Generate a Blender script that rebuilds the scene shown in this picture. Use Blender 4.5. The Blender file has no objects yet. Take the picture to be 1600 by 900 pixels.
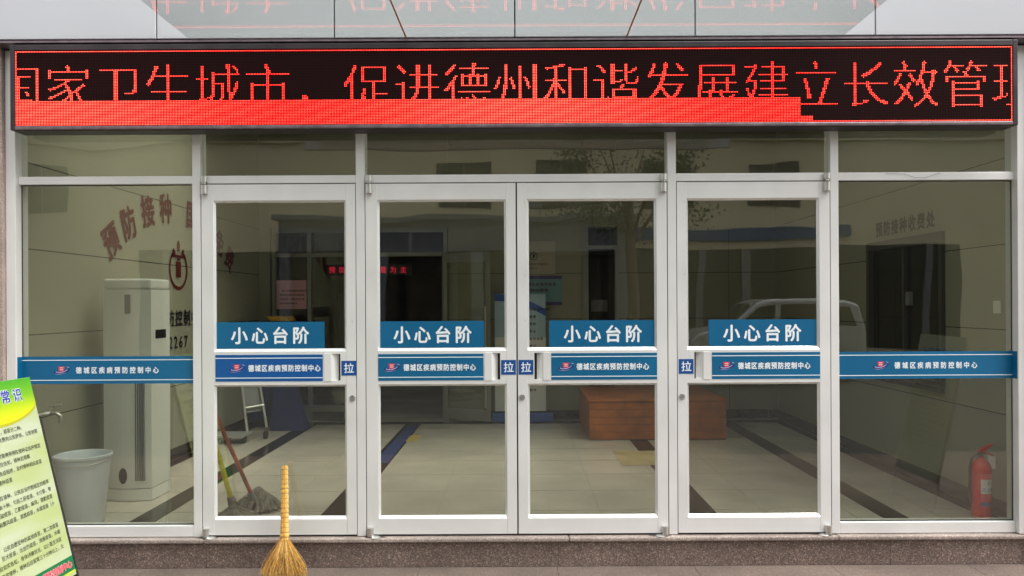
import bpy, math, random
from mathutils import Vector, Matrix
from mathutils.bvhtree import BVHTree
random.seed(7)
R = math.radians
scene = bpy.context.scene
col = scene.collection

# ------------------------------------------------------------ camera, world, sun, exposure
CAMZ = 1.53
cd = bpy.data.cameras.new("camera"); cam = bpy.data.objects.new("camera", cd); col.objects.link(cam)
cam.location = (0, -5.03, CAMZ)
cd.sensor_width = 36.0; cd.lens = 36.0*1188/1600
cd.shift_x = -9/1600; cd.shift_y = -25/1600
ROLL = 0.3
cam.rotation_euler = (Matrix.Rotation(R(90), 4, 'X') @ Matrix.Rotation(R(-ROLL), 4, 'Z')).to_euler()
cd.clip_end = 400
scene.camera = cam
# horizon sits 25 px under the middle of the 1600x900 photograph
cd.shift_y = 25/1600

w = bpy.data.worlds.new("World"); scene.world = w; w.use_nodes = True
nt = w.node_tree
bg = nt.nodes["Background"]
sky = nt.nodes.new("ShaderNodeTexSky"); sky.sky_type = 'NISHITA'; sky.sun_disc = False
SUN_EL, SUN_AZ = R(62), R(108)     # azimuth measured from +Y towards +X
sky.sun_elevation = SUN_EL; sky.sun_rotation = SUN_AZ
sky.air_density = 1.2; sky.dust_density = 6.0; sky.ozone_density = 1.0
hs = nt.nodes.new("ShaderNodeHueSaturation"); hs.inputs['Saturation'].default_value = 0.22
nt.links.new(sky.outputs[0], hs.inputs['Color']); nt.links.new(hs.outputs[0], bg.inputs[0])
bg.inputs[1].default_value = 0.15
sd = bpy.data.lights.new("sun", 'SUN'); sd.energy = 1.0; sd.angle = R(35); sd.color = (1.0, .97, .93)
sun = bpy.data.objects.new("sun", sd); col.objects.link(sun)
d = Vector((math.sin(SUN_AZ)*math.cos(SUN_EL), math.cos(SUN_AZ)*math.cos(SUN_EL), math.sin(SUN_EL)))
sun.rotation_euler = (-d).to_track_quat('-Z', 'Y').to_euler()
scene.view_settings.view_transform = 'Standard'; scene.view_settings.look = 'None'
scene.view_settings.exposure = 1.25; scene.view_settings.gamma = 1.0
scene.view_settings.use_curve_mapping = False
scene.cycles.max_bounces = 10; scene.cycles.transparent_max_bounces = 24
scene.cycles.diffuse_bounces = 5; scene.cycles.glossy_bounces = 5
scene.cycles.use_denoising = True

# ------------------------------------------------------------ materials
def mat(name, rgb, rough=.5, metal=0, spec=.5, noise=None, bump=None, coat=0, noise2=None):
    m = bpy.data.materials.new(name); m.use_nodes = True
    t = m.node_tree; b = t.nodes["Principled BSDF"]
    b.inputs['Roughness'].default_value = rough; b.inputs['Metallic'].default_value = metal
    b.inputs['Specular IOR Level'].default_value = spec; b.inputs['Coat Weight'].default_value = coat
    c = (*rgb, 1); b.inputs['Base Color'].default_value = c
    tc = t.nodes.new("ShaderNodeTexCoord")
    if noise:                       # (scale, amount, detail)
        n = t.nodes.new("ShaderNodeTexNoise"); n.inputs['Scale'].default_value = noise[0]
        n.inputs['Detail'].default_value = noise[2] if len(noise) > 2 else 4
        t.links.new(tc.outputs['Object'], n.inputs['Vector'])
        r = t.nodes.new("ShaderNodeMapRange"); r.inputs[1].default_value = .3; r.inputs[2].default_value = .7
        r.inputs[3].default_value = 1-noise[1]; r.inputs[4].default_value = 1+noise[1]
        t.links.new(n.outputs['Fac'], r.inputs[0])
        mx = t.nodes.new("ShaderNodeVectorMath"); mx.operation = 'SCALE'; mx.inputs[0].default_value = rgb
        t.links.new(r.outputs[0], mx.inputs['Scale'])
        t.links.new(mx.outputs[0], b.inputs['Base Color'])
        r2 = t.nodes.new("ShaderNodeMapRange"); r2.inputs[3].default_value = max(.02, rough*.8); r2.inputs[4].default_value = min(1, rough*1.25)
        t.links.new(n.outputs['Fac'], r2.inputs[0]); t.links.new(r2.outputs[0], b.inputs['Roughness'])
    if bump:                        # (scale, strength)
        n = t.nodes.new("ShaderNodeTexNoise"); n.inputs['Scale'].default_value = bump[0]; n.inputs['Detail'].default_value = 3
        t.links.new(tc.outputs['Object'], n.inputs['Vector'])
        bp = t.nodes.new("ShaderNodeBump"); bp.inputs['Strength'].default_value = bump[1]; bp.inputs['Distance'].default_value = .01
        t.links.new(n.outputs['Fac'], bp.inputs['Height']); t.links.new(bp.outputs[0], b.inputs['Normal'])
    return m

def emis(name, rgb, s):
    m = bpy.data.materials.new(name); m.use_nodes = True; t = m.node_tree; t.nodes.clear()
    o = t.nodes.new("ShaderNodeOutputMaterial"); e = t.nodes.new("ShaderNodeEmission")
    e.inputs[0].default_value = (*rgb, 1); e.inputs[1].default_value = s
    t.links.new(e.outputs[0], o.inputs[0]); m.cycles.emission_sampling = 'NONE'
    return m

def glassm(name, tint, gain, add, wav=.03):
    """thin architectural glass: see-through tint plus a mirror coat that grows with the angle"""
    m = bpy.data.materials.new(name); m.use_nodes = True; t = m.node_tree; t.nodes.clear()
    o = t.nodes.new("ShaderNodeOutputMaterial"); tr = t.nodes.new("ShaderNodeBsdfTransparent"); tr.inputs[0].default_value = (*tint, 1)
    g = t.nodes.new("ShaderNodeBsdfGlossy"); g.inputs['Roughness'].default_value = 0.0; g.inputs[0].default_value = (.97, .97, .93, 1)
    lw = t.nodes.new("ShaderNodeLayerWeight")            # Schlick curve on the facing angle, the same from both sides
    pw = t.nodes.new("ShaderNodeMath"); pw.operation = 'POWER'; pw.inputs[1].default_value = 5; t.links.new(lw.outputs['Facing'], pw.inputs[0])
    f = t.nodes.new("ShaderNodeMath"); f.operation = 'MULTIPLY_ADD'; f.inputs[1].default_value = .96; f.inputs[2].default_value = .04; t.links.new(pw.outputs[0], f.inputs[0])
    ma = t.nodes.new("ShaderNodeMath"); ma.operation = 'MULTIPLY_ADD'; ma.use_clamp = True
    ma.inputs[1].default_value = gain; ma.inputs[2].default_value = add
    mx = t.nodes.new("ShaderNodeMixShader")
    tc = t.nodes.new("ShaderNodeTexCoord"); n = t.nodes.new("ShaderNodeTexNoise"); n.inputs['Scale'].default_value = 1.3; n.inputs['Detail'].default_value = 1
    bp = t.nodes.new("ShaderNodeBump"); bp.inputs['Strength'].default_value = wav; bp.inputs['Distance'].default_value = .1
    t.links.new(tc.outputs['Object'], n.inputs['Vector']); t.links.new(n.outputs['Fac'], bp.inputs['Height']); t.links.new(bp.outputs[0], g.inputs['Normal'])
    t.links.new(f.outputs[0], ma.inputs[0]); t.links.new(ma.outputs[0], mx.inputs[0])
    t.links.new(tr.outputs[0], mx.inputs[1]); t.links.new(g.outputs[0], mx.inputs[2]); t.links.new(mx.outputs[0], o.inputs[0])
    return m

def granite(name, rgb, speck=1.0, rough=.45):
    m = bpy.data.materials.new(name); m.use_nodes = True; t = m.node_tree; b = t.nodes["Principled BSDF"]
    tc = t.nodes.new("ShaderNodeTexCoord")
    v = t.nodes.new("ShaderNodeTexVoronoi"); v.inputs['Scale'].default_value = 160
    v2 = t.nodes.new("ShaderNodeTexNoise"); v2.inputs['Scale'].default_value = 260; v2.inputs['Detail'].default_value = 2
    n = t.nodes.new("ShaderNodeTexNoise"); n.inputs['Scale'].default_value = 3.0; n.inputs['Detail'].default_value = 6
    for q in (v, v2, n): t.links.new(tc.outputs['Object'], q.inputs['Vector'])
    sp = t.nodes.new("ShaderNodeSeparateColor"); t.links.new(v.outputs['Color'], sp.inputs[0])
    cr = t.nodes.new("ShaderNodeValToRGB"); e = cr.color_ramp
    def k(f): return tuple(min(1, c*f) for c in rgb)+(1,)
    e.elements[0].position = 0; e.elements[0].color = k(1-.5*speck)
    e.elements[1].position = 1; e.elements[1].color = k(1+1.3*speck)
    a = e.elements.new(.45); a.color = k(.9); a = e.elements.new(.8); a.color = k(1.12)
    t.links.new(sp.outputs[0], cr.inputs[0])
    mm = t.nodes.new("ShaderNodeMapRange"); mm.inputs[1].default_value = .3; mm.inputs[2].default_value = .7; mm.inputs[3].default_value = .78; mm.inputs[4].default_value = 1.18
    t.links.new(n.outputs['Fac'], mm.inputs[0])
    m2 = t.nodes.new("ShaderNodeMapRange"); m2.inputs[1].default_value = .3; m2.inputs[2].default_value = .7; m2.inputs[3].default_value = .8; m2.inputs[4].default_value = 1.2
    t.links.new(v2.outputs['Fac'], m2.inputs[0])
    mu = t.nodes.new("ShaderNodeMath"); mu.operation = 'MULTIPLY'; t.links.new(mm.outputs[0], mu.inputs[0]); t.links.new(m2.outputs[0], mu.inputs[1])
    s = t.nodes.new("ShaderNodeVectorMath"); s.operation = 'SCALE'
    t.links.new(cr.outputs[0], s.inputs[0]); t.links.new(mu.outputs[0], s.inputs['Scale']); t.links.new(s.outputs[0], b.inputs['Base Color'])
    b.inputs['Roughness'].default_value = rough
    return m

M = dict(
    alu=mat('white_aluminium', (.755, .75, .735), .36, .2, noise=(2.2, .07, 9)),
    alu_in=mat('aluminium_bead', (.78, .78, .78), .22, .45),
    steel=mat('brushed_steel', (.62, .61, .58), .3, .9, noise=(30, .08)),
    gap=mat('gasket_and_gap_shade', (.02, .02, .02), .8),
    fascia=mat('fascia_panel', (.51, .525, .55), .30, .0, coat=.3, noise=(.8, .03, 3)),
    housing=mat('sign_housing', (.045, .035, .04), .35, .3, noise=(6, .3)),
    lip=mat('sign_lip', (.22, .17, .19), .3, .6, noise=(12, .25)),
    led_face=mat('led_face', (.010, .0035, .0035), .9, 0, .05, noise=(3, .15)),
    led_off=mat('led_unlit', (.028, .008, .008), .8, 0, .1),
    glass=glassm('door_glass', (.86, .87, .82), 1.05, .032),
    canopy=glassm('canopy_glass', (.93, .955, .94), 1.0, .0, .004),
    blue=mat('sticker_blue', (.003, .118, .255), .35, noise=(1.2, .10, 2)),
    blue2=mat('sticker_deep_blue', (.004, .085, .30), .35),
    pull=mat('pull_blue', (.006, .07, .27), .35),
    white=mat('print_white', (.80, .84, .86), .5),
    navy=mat('logo_navy', (.02, .01, .12), .5), lilac=mat('logo_lilac', (.45, .45, .75), .5), lred=mat('logo_red', (.62, .03, .07), .5),
    sill=granite('sill_granite', (.30, .245, .215), .55, .4),
    riser=granite('riser_granite', (.165, .120, .100), 1.0, .5),
    ground=granite('ground_granite', (.138, .106, .088), .5, .5),
    asphalt=mat('asphalt', (.045, .044, .042), .9, noise=(4, .25)),
    joint=mat('joint_dark', (.05, .04, .035), .9),
    itile=mat('floor_tile', (.50, .465, .405), .16, noise=(1.6, .14, 8)),
    iband=mat('floor_band', (.024, .017, .012), .18, noise=(14, .5, 6)),
    iwall=mat('wall_tile', (.30, .295, .225), .3, noise=(.9, .06, 4)),
    groove=mat('tile_joint', (.03, .03, .022), .8),
    ceil=mat('ceiling_paint', (.40, .39, .34), .9),
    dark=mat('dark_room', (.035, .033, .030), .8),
    dframe=mat('inner_frame', (.30, .31, .29), .4, .4),
    acw=mat('appliance_white', (.74, .75, .71), .35), acg=mat('appliance_grey', (.20, .21, .21), .4),
    black=mat('black_plastic', (.015, .015, .016), .4),
    bucket=mat('bucket_plastic', (.56, .60, .64), .35, spec=.5),
    redp=mat('extinguisher_red', (.72, .014, .014), .25, coat=.5),
    rubber=mat('rubber', (.02, .02, .018), .6),
    cream=mat('label_cream', (.8, .8, .78), .5), lblue=mat('label_blue', (.05, .12, .45), .5), lpink=mat('label_red', (.72, .07, .09), .5),
    decal=mat('red_lettering', (.10, .008, .007), .5), bdecal=mat('black_lettering', (.012, .012, .012), .5),
    wood=mat('orange_wood', (.42, .125, .028), .35, noise=(5, .25, 8)), woodd=mat('dark_wood', (.10, .035, .014), .5),
    mopred=mat('worn_red_pole', (.34, .09, .045), .5, noise=(9, .5, 3)), mopyel=mat('yellow_pole', (.55, .48, .03), .45, noise=(9, .2)),
    mop=mat('mop_strands', (.17, .155, .135), .95, noise=(20, .5, 4)), brass=mat('worn_tan', (.35, .25, .15), .6),
    straw=mat('broom_straw', (.52, .27, .05), .65, noise=(60, .28, 3)), straw2=mat('broom_straw_dark', (.33, .145, .028), .7, noise=(60, .3, 3)), straw3=mat('broom_straw_pale', (.64, .42, .12), .65, noise=(60, .2, 3)),
    twine=mat('broom_twine', (.30, .13, .035), .8),
    trolley=mat('trolley_metal', (.55, .55, .55), .35, .6), bluecloth=mat('blue_cloth', (.008, .025, .12), .7, noise=(4, .2)),
    yellow=mat('yellow_tray', (.65, .36, .03), .5), pink=mat('pink_paper', (.62, .33, .38), .7),
    poster=mat('poster_cyan', (.18, .34, .38), .5), posterh=mat('poster_violet', (.10, .09, .25), .5), rollup=mat('rollup_print', (.42, .55, .66), .5), rollw=mat('rollup_white', (.75, .75, .75), .5),
    wallb=mat('render_beige', (.74, .65, .46), .9, noise=(.6, .08, 5)), wallt=mat('render_brown', (.52, .44, .31), .9), winglass=mat('far_window', (.045, .045, .04), .15),
    porch=mat('porch_grey', (.17, .18, .20), .5), bstripe=mat('blue_stripe', (.01, .07, .22), .5), shop=mat('shop_glass', (.03, .03, .032), .12),
    car=mat('silver_paint', (.50, .52, .55), .25, .5, coat=.6), carg=mat('car_glass', (.01, .012, .014), .05), tyre=mat('tyre', (.02, .02, .02), .9),
    bark=mat('bark', (.12, .09, .06), .9), leaf=mat('leaf', (.075, .12, .05), .6, noise=(3, .35)),
    pillar=granite('pillar_stone', (.38, .30, .26), .3, .5),
    green=mat('board_green', (.0, .15, .05), .5), lime=mat('board_yellow_line', (.55, .6, .02), .5),
)
E_DOT = emis('led_dot', (1, .003, .006), 1.75)
E_HOT = emis('led_core', (1, .24, .15), 1.7)
E_IN = emis('led_small_red', (1, .03, .08), .25)

# ------------------------------------------------------------ helpers
def tag(o, label=None, cat=None, group=None, kind=None):
    if label: o['label'] = label
    if cat: o['category'] = cat
    if group: o['group'] = group
    if kind: o['kind'] = kind
    return o

def empty(name, loc, label, cat, group=None):
    o = bpy.data.objects.new(name, None); o.empty_display_size = .1; col.objects.link(o); o.location = loc
    return tag(o, label, cat, group)

def wloc(o):
    v = Vector((0, 0, 0))
    while o is not None: v += o.location; o = o.parent
    return v

class MB:
    def __init__(s): s.v = []; s.f = []; s.mi = []
    def add(s, v, f, mi=0):
        b = len(s.v); s.v += [tuple(p) for p in v]; s.f += [tuple(i+b for i in q) for q in f]; s.mi += [mi]*len(f)
        return s
    def box(s, x0, x1, y0, y1, z0, z1, mi=0):
        v = [(x, y, z) for x in (x0, x1) for y in (y0, y1) for z in (z0, z1)]
        f = [(0, 1, 3, 2), (4, 6, 7, 5), (0, 4, 5, 1), (2, 3, 7, 6), (0, 2, 6, 4), (1, 5, 7, 3)]
        return s.add(v, f, mi)
    def quad(s, a, b, c, d_, mi=0): return s.add([a, b, c, d_], [(0, 1, 2, 3)], mi)
    def tube(s, pts, rad, n=10, mi=0, cap=True):
        """rad: number or list; pts: list of 3-D points"""
        pts = [Vector(p) for p in pts]
        if not isinstance(rad, (list, tuple)): rad = [rad]*len(pts)
        base = len(s.v); prev = None
        for i, p in enumerate(pts):
            t = (pts[min(i+1, len(pts)-1)]-pts[max(i-1, 0)]).normalized()
            if prev is None:
                a = t.orthogonal().normalized()
            else:
                a = (prev-t*prev.dot(t)).normalized()
            prev = a; b = t.cross(a)
            for k in range(n):
                an = 2*math.pi*k/n
                s.v.append(tuple(p+(a*math.cos(an)+b*math.sin(an))*rad[i]))
        for i in range(len(pts)-1):
            for k in range(n):
                q = base+i*n; k2 = (k+1) % n
                s.f.append((q+k, q+k2, q+n+k2, q+n+k)); s.mi.append(mi)
        if cap:
            s.f.append(tuple(base+k for k in range(n))[::-1]); s.mi.append(mi)
            e = base+(len(pts)-1)*n; s.f.append(tuple(e+k for k in range(n))); s.mi.append(mi)
        return s
    def lathe(s, c, prof, n=28, mi=0):
        return s.tube2([(c[0], c[1], c[2]+z) for r, z in prof], [max(r, 1e-4) for r, z in prof], n, mi)
    def tube2(s, pts, rad, n, mi):
        base = len(s.v)
        for p, r in zip(pts, rad):
            for k in range(n):
                an = 2*math.pi*k/n; s.v.append((p[0]+r*math.cos(an), p[1]+r*math.sin(an), p[2]))
        for i in range(len(pts)-1):
            for k in range(n):
                q = base+i*n; k2 = (k+1) % n; s.f.append((q+k, q+k2, q+n+k2, q+n+k)); s.mi.append(mi)
        return s
    def build(s, name, m, parent=None, bevel=0, smooth=False, local=False):
        off = wloc(parent) if (parent is not None and not local) else Vector((0, 0, 0))
        me = bpy.data.meshes.new(name)
        me.from_pydata([(p[0]-off.x, p[1]-off.y, p[2]-off.z) for p in s.v], [], s.f)
        for q in (m if isinstance(m, (list, tuple)) else [m]): me.materials.append(q)
        me.polygons.foreach_set('material_index', s.mi)
        if smooth: me.polygons.foreach_set('use_smooth', [True]*len(me.polygons))
        me.update()
        o = bpy.data.objects.new(name, me); col.objects.link(o)
        if parent is not None: o.parent = parent
        if bevel:
            b = o.modifiers.new('bevel', 'BEVEL'); b.width = bevel; b.segments = 2; b.limit_method = 'ANGLE'
        if smooth:
            me.set_sharp_from_angle(angle=R(40))
        return o

_g = {}
def glyph(ch, bold):
    k = (ch, bold)
    if k not in _g:
        c = bpy.data.curves.new('glyph', 'FONT'); c.body = ch; c.offset = bold; c.resolution_u = 3
        o = bpy.data.objects.new('glyph', c); col.objects.link(o)
        bpy.context.view_layer.update()
        me = bpy.data.meshes.new_from_object(o.evaluated_get(bpy.context.evaluated_depsgraph_get()))
        _g[k] = ([(v.co.x, v.co.y) for v in me.vertices], [tuple(p.vertices) for p in me.polygons])
        bpy.data.objects.remove(o); bpy.data.curves.remove(c); bpy.data.meshes.remove(me)
    return _g[k]

def text(mb, s, org, u, v, em, pitch, bold=0.0, xs=1.0, mi=0):
    """org: centre of the first character; u, v: unit vectors of the page"""
    org, u, v = Vector(org), Vector(u), Vector(v)
    if bold > .012:                 # heavier weight: the same strokes laid again a hair to each side
        nrm = v.cross(u)
        for k, (dx, dy) in enumerate(((bold, 0), (-bold, 0), (0, bold), (0, -bold), (bold*.7, bold*.7), (-bold*.7, -bold*.7), (bold*.7, -bold*.7), (-bold*.7, bold*.7))):
            text(mb, s, org+u*dx*em*xs+v*dy*em+nrm*.00005*(k+1), u, v, em, pitch, 0.0, xs, mi)
        bold = 0.0
    for i, ch in enumerate(s):
        if ch == ' ': continue
        gv, gf = glyph(ch, bold)
        w_ = 1.0 if ord(ch) > 255 else .6
        mb.add([org+u*(i*pitch+(x-w_/2)*em*xs)+v*((y-.38)*em) for x, y in gv], gf, mi)
    return mb
XU, ZU = (1, 0, 0), (0, 0, 1)

# ------------------------------------------------------------ ground, street
MB().box(-3.9, 3.9, -.02, .10, -.20, -.032).build('step_riser_core', M['riser'])
bpy.data.objects['step_riser_core'].name = 'granite_step'
st = bpy.data.objects['granite_step']
# replace by an Empty with parts
me_ = st.data; bpy.data.objects.remove(st); bpy.data.meshes.remove(me_)
step = empty('granite_step', (0, 0, -.2), 'brown speckled granite step under the aluminium doors', 'step')
xs_ = [-4.2, -2.06, -1.55, .26, 2.45, 4.2]
rs = MB()
for a, b in zip(xs_[:-1], xs_[1:]): rs.box(a+.0012, b-.0012, -.018, .10, -.20, -.034)
rs.build('riser', M['riser'], step)
MB().box(-4.2, 4.2, -.012, .09, -.199, -.040).build('joint', M['joint'], step)
ts = MB(); xt = [-4.2, -2.07, -.02+.35, 2.1, 4.2]
for a, b in zip(xt[:-1], xt[1:]): ts.box(a+.001, b-.001, -.045, .12, -.033, -.0035)
ts.build('tread', M['sill'], step, bevel=.009)

g = MB(); 
for i in range(-8, 8):
    for j in range(0, 6):
        g.box(i*.9+.25+.001, i*.9+1.15-.001, -.02-.6*(j+1)+.001, -.02-.6*j-.001, -.24, -.200)
tag(g.build('pavement', M['ground'], bevel=.002), kind='structure')
tag(MB().quad((-90, -90, -.212), (90, -90, -.212), (90, 90, -.212), (-90, 90, -.212)).build('ground', M['asphalt']), kind='structure')

# ------------------------------------------------------------ fascia above the sign
fa = empty('metal_fascia', (0, -.15, 3.24), 'pale grey metal panel fascia wall above the red display sign', 'wall')
js = [-11.55, -10.395, -9.24, -8.085, -6.93, -5.775, -4.62, -3.465, -2.31, -1.169, -.01, 1.148, 2.305, 3.46, 4.62, 5.775, 6.93, 8.085, 9.24, 10.395, 11.55]
ylip = -.15
for a, b in zip(js[:-1], js[1:]):
    MB().box(a+.004, b-.004, ylip, ylip+.03, 3.246, 5.4).build('panel', M['fascia'], fa, bevel=.003)
MB().box(-11.55, 11.55, ylip+.032, .1, 3.235, 5.39).build('backing', M['gap'], fa)
MB().box(-11.55, 11.55, ylip-.004, ylip+.28, 3.222, 3.2345).build('drip_edge', M['lip'], fa)

# ------------------------------------------------------------ glass canopy
ca = empty('glass_canopy', (0, -.15, 3.24), 'clear glass rain canopy jutting out above the display sign', 'canopy')
for a, b in ((-2.10, -.712), (-.702, .702), (.712, 2.10)):
    MB().box(a, b, -3.1, ylip-.006, 3.240, 3.2445).build('glass_panel', M['canopy'], ca)
MB().box(-.7115, -.7025, -3.1, ylip-.008, 3.2405, 3.2455).build('seal', M['twine'], ca)
MB().box(.7025, .7115, -3.1, ylip-.008, 3.2405, 3.2455).build('seal', M['twine'], ca)
MB().box(-2.3, 2.3, -3.16, -3.10, 3.20, 3.32).build('front_beam', M['steel'], ca)
for x in (-1.4, 1.4):
    MB().tube([(x, -2.6, 3.27), (x, -.2, 4.9)], .02, 8).build('tie_rod', M['steel'], ca, smooth=True)

# ------------------------------------------------------------ LED sign
P = .01; COLS, ROWS = 640, 48
SX0 = -.018-COLS*P/2; SZT = 3.1695; SY = -.15
sg = empty('led_sign', (0, SY, 2.65), 'long red dot matrix display sign with scrolling Chinese text over the doors', 'sign')
x0, x1, zt, zb = SX0, SX0+COLS*P, SZT+.001, SZT-ROWS*P-.001
hb = MB()
hb.box(x0-.032, x0-.002, SY-.004, 0, zb-.028, zt+.040).box(x1+.002, x1+.034, SY-.004, 0, zb-.028, zt+.040)
hb.box(x0-.0015, x1+.0015, SY-.004, 0, zt+.002, zt+.040)
hb.box(x0-.0015, x1+.0015, SY+.012, 0, zb-.028, zb-.002)
hb.build('housing', M['housing'], sg, bevel=.004)
MB().box(x0-.0012, x1+.0012, SY-.006, SY+.011, zb-.024, zb-.0025).build('bottom_lip', M['lip'], sg, bevel=.004)
MB().box(x0-.001, x1+.001, SY+.003, SY+.03, zb, zt).build('display_face', M['led_face'], sg)

lit = set()
msg = "国家卫生城市，促进德州和谐发展建立长效管理"
for k, ch in enumerate(msg):
    gv, gf = glyph(ch, -.012)
    bv = BVHTree.FromPolygons([(x, y, 0) for x, y in gv], gf)
    c0 = 18+32*(k-1)
    def hit(i, j, off, dy=0):
        x = (i+off+.5)/32; y = .87-(j+dy+.5)/32*.98
        return bv.ray_cast(Vector((x, y, 1)), Vector((0, 0, -1)))[0] is not None
    px = {(i, j) for i in range(32) for j in range(32) if hit(i, j, -.28) or hit(i, j, .28)}
    drop = set()
    for (i, j) in px:               # level strokes are one dot high, upright ones two or three wide
        if (i, j+1) in px and (i, j-1) not in px and (i, j+2) not in px:
            n_ = sum((i+d, j) in px and (i+d, j+1) in px for d in (-3, -2, -1, 1, 2, 3))
            if n_ >= 3: drop.add((i, j))
    for (i, j) in px-drop:
        c = c0+i
        if 0 <= c < COLS: lit.add((c, 8+j))
for c in range(COLS):
    lit.add((c, 0)); lit.add((c, 47))
    for r in range(32, 48):
        if c < 504 or (c < 512 and r >= 44): lit.add((c, r))
for r in range(ROWS): lit.add((0, r)); lit.add((639, r))
on, off_ = MB(), MB()
h1, h2 = .0028, .0014
for c in range(COLS):
    for r in range(ROWS):
        x = SX0+(c+.5)*P; z = SZT-(r+.5)*P
        if (c, r) in lit:
            on.quad((x-h1, SY+.0005, z-h1), (x+h1, SY+.0005, z-h1), (x+h1, SY+.0005, z+h1), (x-h1, SY+.0005, z+h1), 0)
            j = h2*(1.0+.22*math.sin(c*.021+1)+.10*math.sin(c*.33+r*.9))
            on.quad((x-j, SY-.0005, z-j), (x+j, SY-.0005, z-j), (x+j, SY-.0005, z+j), (x-j, SY-.0005, z+j), 1)
        else:
            off_.quad((x-.003, SY+.002, z-.003), (x+.003, SY+.002, z-.003), (x+.003, SY+.002, z+.003), (x-.003, SY+.002, z+.003))
on.build('lit_text', [E_DOT, E_HOT], sg)
off_.build('unlit_dots', M['led_off'], sg)

# ------------------------------------------------------------ storefront frame
Z_T0, Z_T1 = 2.337, 2.389
sf = empty('storefront_frame', (0, 0, 0), 'white aluminium storefront framework with five upper panes and two tall side windows', 'storefront')
mull = [(-2.151, -2.096), (-1.068, -1.010), (.994, 1.051), (2.071, 2.126)]
for a, b in mull: MB().box(a, b, 0, .10, 0, 3.2).build('mullion', M['alu'], sf, bevel=.003)
MB().box(-3.365, -3.30, -.03, .10, 0, 3.215).build('jamb', M['alu'], sf, bevel=.004)
MB().box(3.29, 3.36, -.03, .10, 0, 3.215).build('jamb', M['alu'], sf, bevel=.004)
bays = [(-3.30, -2.151), (-2.096, -1.068), (-1.010, .994), (1.051, 2.071), (2.126, 3.29)]
for a, b in bays:
    MB().box(a+.0006, b-.0006, .003, .10, Z_T0, Z_T1).build('transom', M['alu'], sf, bevel=.003)
    MB().box(a+.0006, b-.0006, .002, .10, 3.14, 3.199).build('head_rail', M['alu'], sf)
    MB().box(a+.001, b-.001, .034, .040, Z_T1+.0005, 3.139).build('upper_pane', M['glass'], sf)
for a, b in (bays[0], bays[4]):
    MB().box(a+.0006, b-.0006, .003, .10, 0, .073).build('bottom_rail', M['alu'], sf, bevel=.003)
    MB().box(a+.001, b-.001, .034, .040, .0735, Z_T0-.0005).build('side_pane', M['glass'], sf)
    gk = MB()
    for (p, q, r_, s_) in ((a+.001, b-.001, Z_T0-.006, Z_T0-.0008), (a+.001, a+.006, .0745, Z_T0-.0065), (b-.006, b-.001, .0745, Z_T0-.0065), (a+.0065, b-.0065, .0738, .080)):
        gk.box(p, q, .030, .0335, r_, s_)
    gk.build('gasket', M['gap'], sf)

sl = MB()
for a, b in ((-2.0955, -2.0915), (-1.0715, -1.0685), (-1.0095, -1.0055), (-.0110, -.0020), (.9895, .9935), (1.0515, 1.0545), (2.0675, 2.0705)):
    sl.box(a, b, .0035, .03, .012, 2.331)
for a, b in ((-2.095, -1.069), (-1.009, .993), (1.052, 2.070)): sl.box(a, b, .0045, .03, 2.3315, 2.3365)
for a, b in ((-2.095, -1.069), (-1.009, .993), (1.052, 2.070)): sl.box(a, b, .0045, .03, .001, .0095)
sl.build('door_gap_shade', M['gap'], sf)  # black strips paint the shade into the gaps round the doors
def logo(cx, cz, y, s, parent):
    """oval swoosh with a small red square in it"""
    m = MB()
    def arc(a0, a1, rx, rz, t0, t1, yy, mi, n=18):
        for i in range(n):
            q0 = a0+(a1-a0)*i/n; q1 = a0+(a1-a0)*(i+1)/n
            w0 = t0+(t1-t0)*math.sin(math.pi*i/n); w1 = t0+(t1-t0)*math.sin(math.pi*(i+1)/n)
            def pt(q, k): 
                x = math.cos(R(q))*(rx+k); z = math.sin(R(q))*(rz+k*.6)
                return (cx+(x*.98-z*.1)*s, yy, cz+(z+x*.22)*s)
            m.quad(pt(q0, -w0), pt(q1, -w1), pt(q1, w1), pt(q0, w0), mi)
    arc(150, 400, .50, .20, .01, .07, y, 0)
    arc(170, 350, .40, .13, .01, .045, y-.0006, 1)
    arc(205, 300, .56, .24, .005, .02, y-.0006, 1)
    arc(10, 45, .52, .22, .01, .03, y-.0003, 1, 6)
    a, b = .22, .17
    ox, oz = cx-.02*s, cz+.08*s
    m.quad((ox-a*.75*s, y-.0009, oz-b*s), (ox+a*.6*s, y-.0009, oz-b*s), (ox+a*1.1*s, y-.0009, oz+b*s), (ox-a*1.05*s, y-.0009, oz+b*s), 2)
    for dz in (.08, -.05):
        m.quad((ox-.12*s, y-.0012, oz+(dz-.02)*s), (ox+.12*s, y-.0012, oz+(dz-.02)*s), (ox+.13*s, y-.0012, oz+(dz+.02)*s), (ox-.12*s, y-.0012, oz+(dz+.02)*s), 3)
    return m.build('emblem', [M['navy'], M['lilac'], M['lred'], M['white']], parent)

ORG = "德城区疾病预防控制中心"
def banner(x0, x1, z0, z1, y, m, parent, tx, pitch, em, lx, edge, label, xs=.95, name='name_banner'):
    b = MB().box(x0, x1, y, y+.0012, z0, z1).build(name, m, parent)
    if label: b['label'] = label
    ln = MB(); ln.box(x0, x1, y-.0008, y-.0002, z1-edge-.005, z1-edge).box(x0, x1, y-.0008, y-.0002, z0+edge, z0+edge+.005)
    ln.build('stripe', M['white'], b)
    t = MB(); text(t, ORG, (tx, y-.0010, (z0+z1)/2-.001), XU, ZU, em, pitch, .030, xs); t.build('lettering', M['white'], b)
    logo(lx, (z0+z1)/2, y-.0008, .098, b)
    return b
def X(px): return (px-809)/236.2
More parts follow.
